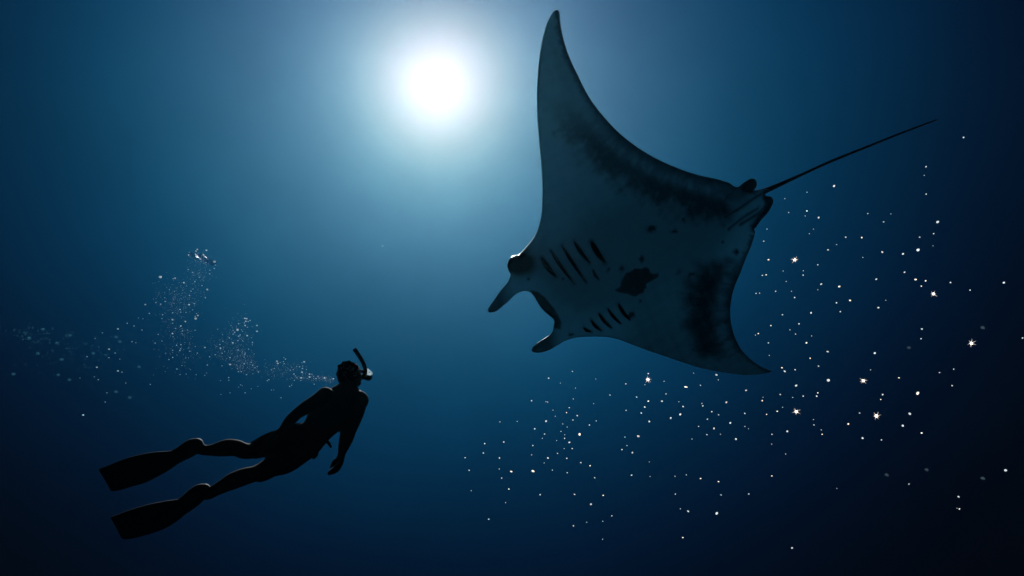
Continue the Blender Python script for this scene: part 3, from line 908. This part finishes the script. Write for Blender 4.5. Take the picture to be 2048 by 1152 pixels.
SPECKS = '''
1577.5,425,1 1614,421.9,2 1610.5,431.9,1 1637.6,434.7,3 1735.5,427.1,2 1766.8,443.8,2 1781.7,427.8,1 1875.1,444.1,4 1533.8,458,1 1527.2,482.3,2 
1618.5,467.4,1 1626.8,458.3,1 1691.1,474.3,2 1723.7,475,2 1867.1,467.4,2 1839,474.3,2 1537.2,519.4,3 1589.7,519.8,5 1655.6,499.7,3 1673,489.2,1 
1764.7,504.2,3 1806.3,507.6,3 1836.9,499.3,4 1865.7,491.7,1 1725.8,514.9,1 1635.5,529.5,2 1809.1,544.4,3 1524.7,550.7,2 1532.4,549.7,2 1566.4,542,1 
1606.7,541.3,1 1606.3,550.3,2 1752.5,558.3,3 1831.7,559,3 1851.5,561.5,2 1842.4,572.2,2 1901.1,564.6,2 2007.7,565.3,3 1940.4,579.9,2 1867.1,587.8,5 
1572.3,562.8,1 1642.4,568.1,3 1678.9,572.9,3 1635.5,579.5,1 1551.5,582.3,2 1583.1,582.6,1 1512.2,586.8,2 1519.2,586.1,1 1589.3,595.1,2 1673,605.6,2 
1699.7,600.7,3 1680.6,623.3,2 1756.3,615.3,3 1771.6,600.7,1 1622,625.7,3 1565,629.5,2 1598.3,647.6,2 1541.8,651,2 1579.9,659.7,1 1591.1,668.1,2 
1510.8,669.8,1 1516.8,667,2 1623.3,671.9,1 1536.9,685.8,2 1612.9,685.8,3 1538.6,710.8,1 1843.8,658,3 1842.1,677.4,2 1965.4,655.2,0 1942.8,686.5,5 
1654.9,703.1,3 1750.1,705.9,3 1817.8,695.1,0 1620.2,716.3,2 1637.2,732.3,2 1563.6,735.4,2 1569.5,742.7,3 1590.4,739.6,2 1657.4,760.1,4 1726.8,761.5,5 
1741.4,739.6,1 1797.7,755.6,2 1878.6,745.1,2 1907.4,738.2,2 1903.9,771.2,2 1835.8,786.1,4 1592.8,770.8,3 1492.1,780.6,3 1560.2,788.9,2 1606.7,792,2 
1585.2,794.8,1 1635.5,785.8,2 1633.4,792,2 1765.7,788.9,2 1761.5,799,2 2045.2,676,2 1524.7,801.1,2 1526.1,794.5,1 1452.5,804.6,3 1489.7,826.8,2 
1533.1,828.9,2 1554.2,822.6,2 1565.4,814.7,1 1592.8,823.3,5 1719.2,826.1,2 1752.9,832,5 1819.9,827.8,4 1460.5,845.9,3 1627.2,839,1 1627.5,849.7,2 
1490,852.8,1 1497,857.4,1 1642.4,859.8,1 1644.5,868.5,2 1696.6,848,3 1805.6,850.8,3 1574.7,862.2,3 1543.8,868.5,2 1725.1,875.8,3 1763.3,879.6,2 
1843.1,866,3 1472,878.2,3 1543.5,888.3,1 1571.3,907.7,1 1543.5,951.8,2 1497.7,987.9,2 1673.7,976.8,1 1773.3,949.4,0 1817.8,968.1,2 1853.2,939.3,0 
1916.8,993.1,3 1914,1016.4,1 1919.2,1017.8,2 2011.2,940.7,4 1965.4,956.3,0 1584.1,1095.6,3 1144.8,742.8,2 1097.6,756.3,2 1296.9,746.9,2 
1295.8,759.1,5 1289.9,769.5,1 1191.7,758.1,1 1328.1,762.6,1 1387.5,746.2,1 1433,749.7,3 1436.5,759.8,1 1120.5,766,1 1151,776.1,1 1251.4,767.8,2 
1370.5,773.7,3 1374,774.4,2 1401,770.6,2 1219.8,790,2 1331.9,787.9,2 1273.3,794.2,2 1146.5,797.6,1 1063.2,801.5,2 1092,803.2,1 1095.5,803.9,1 
1187.2,807,1 1296.9,802.2,2 1323.6,802.2,3 1357.6,803.5,1 1289.2,814,2 1366,812.9,2 1403.8,806.7,2 1405.9,811.5,2 1423.6,823.3,2 1105.9,820.2,1 
1133,825.1,2 1138.5,815.3,2 1110.8,832.4,1 1154.5,831,2 1145.8,840,2 1092,842.4,3 1034.4,842.8,1 999.7,843.5,1 1125.7,848,1 1134.4,853.9,1 
1252.1,820.6,2 1282.6,826.1,2 1360.8,828.2,3 1437.2,829.6,2 1341.3,836.2,3 1298.6,843.1,3 1414.9,838.3,2 1178.8,850.1,2 1192.7,841.7,1 1397.2,852.8,2 
1427.8,857,3 1413.5,869.2,2 1441,868.5,1 1069.4,857.7,2 1122.2,862.6,1 1129.5,869.5,1 1159.4,868.5,4 1089.2,868.1,2 1129.2,876.8,2 1084.7,876.8,1 
1113.5,881,1 1139.2,884.4,3 1276,872.3,4 1250,874,1 1384,878.2,1 969.4,887.2,2 1007.6,884.1,2 1066,891,2 1128.5,897.3,1 1144.1,896.9,2 1254.2,891,1 
1244.4,899,2 1264.6,905.3,3 966.7,906,2 1063.2,909.8,1 1114.9,906.7,2 930.2,915.3,2 999,916,2 1095.8,916,3 1133.7,916.4,2 1161.5,925.1,2 
1088.5,925.8,1 1180.2,931.3,2 938.2,940.3,2 1065.6,942.1,4 1022.9,943.1,3 998.6,937.9,1 1104.9,940,1 1298.6,923.7,1 1134.4,945.2,2 1003.1,956,2 
1189.2,955.3,2 1263.5,950.1,2 1300.3,952.8,1 1350,952.5,1 1372.6,949.7,1 1401.4,957,2 1436.8,963.3,2 942.4,981.3,1 1017.4,978.2,2 1080.2,989.3,2 
1149,988.6,2 1206.6,990.7,2 1350.7,988.3,2 1441.7,989.7,2 1011.1,1005.3,1 1181.6,1008.4,3 977.1,1038.3,2 1223.6,1031.7,2 1173.3,1044.5,1 
1205.6,1042.4,1 1146.9,1051.8,2 1360.8,1017.4,1 1376.4,1022.6,3 1434,1026.1,4 1205.2,1078.5,1 1366,1075.1,2 1852.3,333.1,2 1848.4,350.8,1 
1668.5,371.6,3 1614.1,384.4,1 1852.3,387.8,2 1569.8,397.1,1 1927,275,3 765,492,1 '''
BUBBLES = '''
378.6,504.7,2 394.6,498.8,3 392,502,3 412.8,500.5,3 406.9,509.5,3 408.3,513.9,2 412,524.8,2 428.8,523.4,4 431.1,530.3,2 428.8,536.8,2 419.8,540.4,1 
419.3,547.7,2 320.5,554,4 350.3,556.4,3 346.5,557.3,2 367.7,565.4,3 389.8,563.3,2 404.2,571.1,2 414.6,579.1,3 410.8,595.3,2 378.5,591.1,1 
382.1,582.4,2 385.9,578.1,1 376.4,539,1 385.6,545.1,2 399,554.7,1 311.5,605.2,2 321.4,608.1,2 329.5,595.5,1 330.4,602.9,2 338.7,579.3,1 378.1,609.3,3 
388.7,607.1,1 360.1,618.9,2 345.5,625.5,2 361.6,625,1 372,624.6,1 385.1,619.8,1 325.3,629.3,2 323.8,637.1,2 345,639.4,3 345.3,646.3,2 393.1,627.2,1 
395.7,631,3 390.3,632.8,2 391.3,637.1,4 370.7,643,3 361.6,651.9,3 350.9,656.7,2 365.1,661.8,2 375,660,2 390.3,660.6,1 316.5,668.9,2 345,667,3 
435.4,658.3,1 445.1,668.9,1 458.9,675.7,2 346,673.6,1 489.9,636.7,3 493.6,637.2,3 500.2,640.8,2 491.5,642.7,3 496.4,642.9,2 488.9,645.7,2 
477.4,647.4,2 490.3,650.9,3 495.3,654.4,1 513.9,650.9,3 513.9,662.5,3 462,651.2,1 475,659.6,4 466.3,660.8,2 469.1,664.8,2 466.3,668.3,2 482.8,659.6,1 
485.1,663.1,1 480.2,669.5,2 477.3,672.1,2 494.4,671.2,3 475.9,681.3,2 445.8,682.7,2 465.6,685.5,3 505,684.6,2 503.1,675.7,1 504.7,689.8,1 409.9,695,3 
439.9,688.9,2 433.7,692.9,1 441,696.4,3 444.4,706.6,2 449.3,703.3,1 430.6,709.4,2 476.4,699.9,2 490.1,706.3,2 489.6,709.6,2 497.2,698.5,1 508.3,708,1 
419.3,713.6,2 459.9,715.1,2 488.2,714.1,1 502.6,724.7,2 488.5,727.6,2 494.6,725.9,1 414.6,730.1,2 459.9,729,3 443.9,731.6,1 473.4,729.7,1 
505.2,730.4,2 514.6,733.2,2 509.9,735.5,2 516.8,744,2 505.6,747.6,1 475,737.2,1 476.9,743.4,2 482.5,743.4,2 492.9,749.2,2 457.5,755.2,2 457.6,760.6,2 
441.1,761.1,1 481.2,769.7,2 477.3,774.2,1 484.5,771.4,1 538,759.2,2 534.9,761.3,2 554,722.4,3 555.7,726.6,3 549,736.7,1 542.7,739.8,1 515.6,772.8,1 
502.4,777.6,1 490.3,785.5,2 460.1,785.8,1 441.8,788.8,1 542.9,780.1,1 547.6,779.7,1 409.5,750.6,1 413,745.9,1 570.9,718.2,2 567.7,715.5,1 
566.9,723.3,1 568.4,727.2,1 560.8,725.2,1 608.4,723.6,3 603.9,725.5,1 599.2,733.6,2 593.6,732.7,1 605.5,732.1,1 604.8,737.2,2 604,744.4,3 
612.7,739.1,1 619.1,748.2,3 623.9,748.4,2 619.1,754,3 636.1,752.5,2 632,757.1,2 627.6,752.1,1 627.4,757.3,1 649.1,755.8,3 666.7,757.6,3 628.5,768.4,2 
602.3,755.6,3 601.6,760.8,1 593.8,754.7,1 591.2,751.6,1 588.1,747.9,2 588.6,760.8,1 579.3,772.7,2 583.4,770.3,1 562,795.5,2 580.6,740.4,1 
586.4,739.1,1 614.2,756.9,1 607.7,756,1 290.7,609,3 298.7,626.8,2 285.9,637.5,1 277,636,1 254.4,646.5,2 268,651.8,2 235.9,657.7,3 284,660,2 
264,683.3,2 271.8,685.4,1 310.2,686.2,2 323.9,682,2 218.1,698.4,3 230.2,705.9,2 217.8,715.4,2 239.5,718.3,1 235.9,741.8,3 243.9,744.2,2 345.3,700.7,2 
353.2,690.4,2 362,689.4,2 361.4,697.8,2 359.7,701.1,2 379.5,702.4,2 390.6,693.1,1 377.6,695.9,1 394.8,706.1,2 338.1,719,2 345.5,714.8,2 331,706.6,1 
371.1,716,1 377,715.6,1 363.9,731.1,1 353.7,738.1,2 360,749.2,1 372.5,748.1,1 392.5,749.4,1 300.8,768.9,2 232.1,783.4,0 213.9,785.7,2 251.6,766.2,1 
259.8,795,0 239.7,683.5,0 232.5,673.8,0 278.3,733.7,0 364.2,666.9,1 193.6,734.6,3 196.7,759.1,2 174.1,713.1,2 190.1,677.1,1 204.5,665.6,1 
116.6,749.6,0 27.1,748,0 138.9,759.5,0 123.7,718.9,0 166.3,830.1,3 210.5,804,2 186.7,706.4,0 188.8,753.7,1 160,755.8,1 85.7,658.6,0 114,685.7,0 
140,670.5,0 76,706.4,0 58.6,676,0 '''

# ------------------------------------------------------------------ words for where a speck or bubble floats
OCT = ['right of', 'above right of', 'above', 'above left of', 'left of', 'below left of', 'below', 'below right of']
RANK = ['nearest', 'second', 'third', 'fourth', 'fifth', 'sixth', 'seventh', 'eighth', 'ninth', 'tenth']


def where_labels(items, marks, look):
    """items (u, v, class); marks [(u, v, name)]; gives every item its own phrase: look, rank, side, landmark"""
    buckets = {}
    for i, (u, v, c) in enumerate(items):
        m = min(range(len(marks)), key=lambda k: (marks[k][0] - u) ** 2 + (marks[k][1] - v) ** 2 if (abs(marks[k][0] - u) + abs(marks[k][1] - v)) > 1 else 1e9)
        du, dv = u - marks[m][0], marks[m][1] - v
        o = int(round(math.degrees(math.atan2(dv, du)) / 45.0)) % 8
        buckets.setdefault((look[c], m, o), []).append((du * du + dv * dv, i))
    lab = {}
    for (lk, m, o), L in buckets.items():
        L.sort()
        for r, (_, i) in enumerate(L):
            if len(L) == 1:
                lab[i] = f'{lk} {OCT[o]} {marks[m][2]}'
            else:
                lab[i] = f'{lk}, {RANK[min(r, 9)]}{" one" if r == 0 else ""} {OCT[o]} {marks[m][2]}'
    return lab


SPECK_MARKS = [(1590, 520, 'the lone star behind the wing'), (1867, 588, 'the star under the tail tip'), (1943, 686, 'the rightmost star'), (1727, 761, 'the biggest star'),
               (1593, 823, 'the star below the wing tip'), (1752, 832, 'the lowest star'), (1296, 759, 'the star under the wing'), (1541, 743, 'the lower wing tip'),
               (1868, 240, 'the tail tip'), (1540, 410, 'the pelvic fins'), (1159, 868, 'the big speck amid the cluster'), (1066, 942, 'the big speck at lower left'),
               (1276, 872, 'the big lone speck'), (1434, 1026, 'the big speck at bottom'), (1875, 444, 'the bright speck at upper right'), (1836, 786, 'the bright speck at far right')]
SPECK_LOOK = {0: 'dim hazy plankton smudge', 1: 'faint pin-prick speck', 2: 'small white speck', 3: 'bright round speck', 4: 'large brilliant speck'}
BUB_MARKS = [(402, 517, 'the cap-shaped bubbles'), (320, 554, 'the bright bubble left of the column'), (391, 637, 'the bright bubble at column foot'), (475, 660, 'the brightest plume bubble'),
             (680, 745, "the diver's head"), (618, 754, 'the bright knot near the diver'), (194, 734, 'the leftmost bright bubble'), (236, 658, 'the bright streak-like bubble'),
             (459, 729, 'the bright bubble under the plume'), (555, 725, 'the pair of bright bubbles'), (350, 600, 'the column middle'), (345, 740, 'the lone low bubble')]
BUB_LOOK = {0: 'dim blurred air bubble', 1: 'tiny faint air bubble', 2: 'small pale air bubble', 3: 'bright round air bubble', 4: 'large glinting air bubble'}

# ------------------------------------------------------------------ drifting plankton and air bubbles
def ico(name, sub):
    b = bmesh.new(); bmesh.ops.create_icosphere(b, subdivisions=sub, radius=1.0)
    m = bpy.data.meshes.new(name); b.to_mesh(m); b.free()
    m.polygons.foreach_set('use_smooth', [True] * len(m.polygons))
    return m


def lumpy(name, seed):
    b = bmesh.new(); bmesh.ops.create_icosphere(b, subdivisions=2, radius=1.0)
    r = random.Random(seed)
    d = [Vector((r.gauss(0, 1), r.gauss(0, 1), r.gauss(0, 1))).normalized() for _ in range(5)]
    for v in b.verts:
        k = sum(max(0, v.co.normalized().dot(q)) ** 4 * 0.35 for q in d)
        v.co *= 0.85 + k
    m = bpy.data.meshes.new(name); b.to_mesh(m); b.free()
    m.polygons.foreach_set('use_smooth', [True] * len(m.polygons))
    return m


def starburst(name, seed):
    """a star-like speck: round core, lens-glint rays modelled as thin spikes all round"""
    b = bmesh.new(); bmesh.ops.create_icosphere(b, subdivisions=2, radius=1.0)
    r = random.Random(seed)
    for i in range(12):
        ph = i * 2.399963; z = 1 - 2 * (i + .5) / 12; q = math.sqrt(1 - z * z)
        d = Vector((q * math.cos(ph), q * math.sin(ph), z)); L = r.uniform(2.4, 4.6)
        a = d.orthogonal().normalized(); c = d.cross(a); w = 0.22
        bs = [b.verts.new(d * 0.8 + a * math.cos(k * 1.5708) * w + c * math.sin(k * 1.5708) * w) for k in range(4)]
        tp = b.verts.new(d * L)
        for k in range(4):
            b.faces.new((bs[k], bs[(k + 1) % 4], tp)).material_index = 1
    m = bpy.data.meshes.new(name); b.to_mesh(m); b.free()
    return m


def parse(s):
    return [tuple(float(x) for x in q.split(',')) for q in s.split()]


RAD = {0: 3.6, 1: 0.72, 2: 1.12, 3: 1.65, 4: 2.3, 5: 2.2}
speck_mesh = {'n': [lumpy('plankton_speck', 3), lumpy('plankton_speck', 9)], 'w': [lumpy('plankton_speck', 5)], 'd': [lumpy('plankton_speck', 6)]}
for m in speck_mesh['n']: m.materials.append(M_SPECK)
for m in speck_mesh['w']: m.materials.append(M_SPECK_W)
for m in speck_mesh['d']: m.materials.append(M_SPECK_DIM)
starburst_mesh = [starburst('starburst_plankton', 1), starburst('starburst_plankton', 2)]  # spikes give the starburst of a bright glint a solid shape
for m in starburst_mesh:
    m.materials.append(M_STAR); m.materials.append(M_RAY)
STARS = []
rs = random.Random(21)
SPL = parse(SPECKS); S_LAB = where_labels(SPL, SPECK_MARKS, {**SPECK_LOOK, 5: 'star'})
for i, (u, v, c) in enumerate(SPL):
    c = int(c)
    d = rs.uniform(8.6, 12.0)
    r = RAD[c] * PXM * d * rs.uniform(0.92, 1.1)
    if c == 5:
        STARS.append((u, v, d, r)); continue
    kind = 'd' if c == 0 else ('w' if rs.random() < 0.22 and c > 1 else 'n')
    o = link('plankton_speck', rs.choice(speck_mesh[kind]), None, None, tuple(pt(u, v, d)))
    e = rs.uniform(0.75, 1.0)
    o.scale = (r * rs.uniform(1.0, 1.2), r, r * e)
    o.rotation_euler = (rs.uniform(0, 0.6), rs.uniform(0, 0.6), rs.uniform(0, 6.28))
    tag(o, S_LAB[i], 'plankton', 'specks of plankton drifting below and behind the manta')
STAR_LABEL = [((1590, 520), 'star-like spiny plankton shining alone to the right of the lower wing trailing edge'),  # spiny: the spikes are modelled lens-glint rays
              ((1867, 588), 'star-like spiny plankton sparkling at right, below a row of small specks'),
              ((1943, 686), 'star-like spiny plankton, farthest right of the sparkling stars'),
              ((1727, 761), 'biggest star-like spiny plankton, to the right of the lower wing tip'),
              ((1593, 823), 'star-like spiny plankton just below and right of the lower wing tip'),
              ((1752, 832), 'star-like spiny plankton below the biggest star in the dark lower right'),
              ((1296, 759), 'star-like spiny plankton under the middle of the lower wing front edge')]
for u, v, d, r in STARS:
    o = link('starburst_plankton', starburst_mesh[0 if u < 1600 else 1], None, None, tuple(pt(u, v, d)))
    o.scale = (r, r, r); o.rotation_euler = (rs.uniform(0, 3), rs.uniform(0, 3), rs.uniform(0, 3))
    lab = min(STAR_LABEL, key=lambda q: (q[0][0] - u) ** 2 + (q[0][1] - v) ** 2)
    tag(o, lab[1], 'plankton', 'star-like sparkling plankton')

# bubbles breathed out by the diver, trailing to the left and rising
bub = ico('air_bubble', 2); bub.materials.append(M_BUB)
bubb = ico('air_bubble', 2); bubb.materials.append(M_BUB_BRIGHT)
bubd = ico('air_bubble', 2); bubd.materials.append(M_BUB_DIM)
BRAD = {0: 3.4, 1: 0.72, 2: 1.02, 3: 1.5, 4: 2.3}
def bdepth(u): return 6.4 + 0.0016 * max(0, 640 - u)
BPL = parse(BUBBLES); B_LAB = where_labels(BPL, BUB_MARKS, BUB_LOOK)
for i, (u, v, c) in enumerate(BPL):
    c = int(c)
    d = bdepth(u) + rs.uniform(-0.25, 0.25)
    r = BRAD[c] * PXM * d
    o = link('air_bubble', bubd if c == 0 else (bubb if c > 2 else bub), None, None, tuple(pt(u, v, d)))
    o.scale = (r * rs.uniform(1.0, 1.3), r * rs.uniform(1.0, 1.3), r * 0.85)
    tag(o, B_LAB[i], 'air bubble', 'air bubbles trailing from the diver')

# big cap-shaped bubbles at the top of the column
mc = bpy.data.materials.new('bubble_film'); mc.use_nodes = True
t = mc.node_tree; t.nodes.clear()
o_ = t.nodes.new('ShaderNodeOutputMaterial')
tp_ = t.nodes.new('ShaderNodeBsdfTransparent'); tp_.inputs[0].default_value = (0.80, 0.86, 0.90, 1)
gl = t.nodes.new('ShaderNodeBsdfGlossy'); gl.inputs['Roughness'].default_value = 0.35
mxs = t.nodes.new('ShaderNodeMixShader')
mxs.inputs[0].default_value = 0.05; t.links.new(tp_.outputs[0], mxs.inputs[1]); t.links.new(gl.outputs[0], mxs.inputs[2]); t.links.new(mxs.outputs[0], o_.inputs[0])


def cap_bubble(seed):
    b = bmesh.new(); bmesh.ops.create_icosphere(b, subdivisions=3, radius=1.0)
    r = random.Random(seed); ph = [r.uniform(0, 6.28) for _ in range(6)]
    for v in b.verts:
        x, y, z = v.co
        a = math.atan2(y, x)
        k = 1 + 0.13 * math.sin(3 * a + ph[0]) + 0.1 * math.sin(5 * a + ph[1]) + 0.06 * math.sin(9 * a + ph[2])
        z2_ = z * 0.5 if z > 0 else -0.12 * (1 - x * x - y * y) + 0.05 * math.sin(7 * a + ph[3])
        v.co = (x * k, y * k, z2_)
    m = bpy.data.meshes.new('cap_bubble'); b.to_mesh(m); b.free()
    m.polygons.foreach_set('use_smooth', [True] * len(m.polygons)); m.materials.append(mc)
    return m


for (u, v, w, rot, lab) in [(385, 513, 11, 0.35, 'ragged cap-shaped air bubble, leftmost of the three at the top of the bubble column'),
                            (402, 517, 13, 0.5, 'broad flattened air bubble between the two outer caps at the top of the bubble column'),
                            (423, 526, 10, 0.1, 'cap-shaped air bubble, rightmost at the top of the bubble column, below a bright glint')]:
    d = bdepth(u) + 0.05
    o = link('cap_bubble', cap_bubble(u), None, None, tuple(pt(u, v, d)))
    s = w * PXM * d; o.scale = (s, s, s * 1.3); o.rotation_euler = (rot * 0.5, rot, 0)
    tag(o, lab, 'air bubble', 'cap-shaped bubbles at the top of the column')

# the finest bubbles, a mist nobody could count
def mist(clusters, seed):
    r = np.random.default_rng(seed); V = []; Fc = []
    T = np.array([(1, 0, -.5), (-1, 0, -.5), (0, .9, .6), (0, -.9, .6)]) * 0.9
    for (cu, cv, su, sv, n, rot, px) in clusters:
        for i in range(int(n * 0.8)):
            a, b_ = r.normal(0, 1, 2)
            ca, sa = math.cos(rot), math.sin(rot)
            u = cu + su * a * ca - sv * b_ * sa; v = cv + su * a * sa + sv * b_ * ca
            if u > 668: continue
            d = bdepth(u) + r.normal(0, 0.18); rad = px * r.uniform(0.5, 1.2) * PXM * d
            c = pt(u, v, d); k = len(V)
            V += [c + q * rad for q in T]; Fc += [(k, k + 1, k + 2), (k, k + 3, k + 1), (k, k + 2, k + 3), (k + 1, k + 3, k + 2)]
    return V, Fc


CL = [(355, 600, 26, 20, 420, -0.5, 0.55), (395, 545, 14, 18, 150, 0.3, 0.55), (400, 520, 12, 9, 90, 0.4, 0.6), (478, 680, 14, 26, 260, 0, 0.6), (490, 725, 16, 12, 300, 0.5, 0.55), (440, 700, 14, 14, 120, 0, 0.55),
      (357, 665, 16, 14, 120, 0, 0.55), (365, 705, 26, 18, 110, 0, 0.55), (585, 740, 24, 10, 190, 0.1, 0.5), (620, 757, 26, 3.5, 170, 0.0, 0.5), (655, 758, 9, 4, 110, 0.1, 0.5), (548, 742, 10, 8, 70, 0, 0.5)]
V, Fc = mist(CL, 5)
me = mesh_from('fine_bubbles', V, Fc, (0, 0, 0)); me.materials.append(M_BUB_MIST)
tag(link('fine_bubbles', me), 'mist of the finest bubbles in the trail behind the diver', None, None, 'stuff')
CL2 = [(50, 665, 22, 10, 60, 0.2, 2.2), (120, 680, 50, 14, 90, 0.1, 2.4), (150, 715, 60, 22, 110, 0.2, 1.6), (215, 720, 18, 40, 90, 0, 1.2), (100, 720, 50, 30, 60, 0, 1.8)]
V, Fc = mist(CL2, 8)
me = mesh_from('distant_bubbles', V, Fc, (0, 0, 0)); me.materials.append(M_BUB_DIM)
tag(link('distant_bubbles', me), 'dim cloud of old bubbles fading into dark water at far left', None, None, 'stuff')
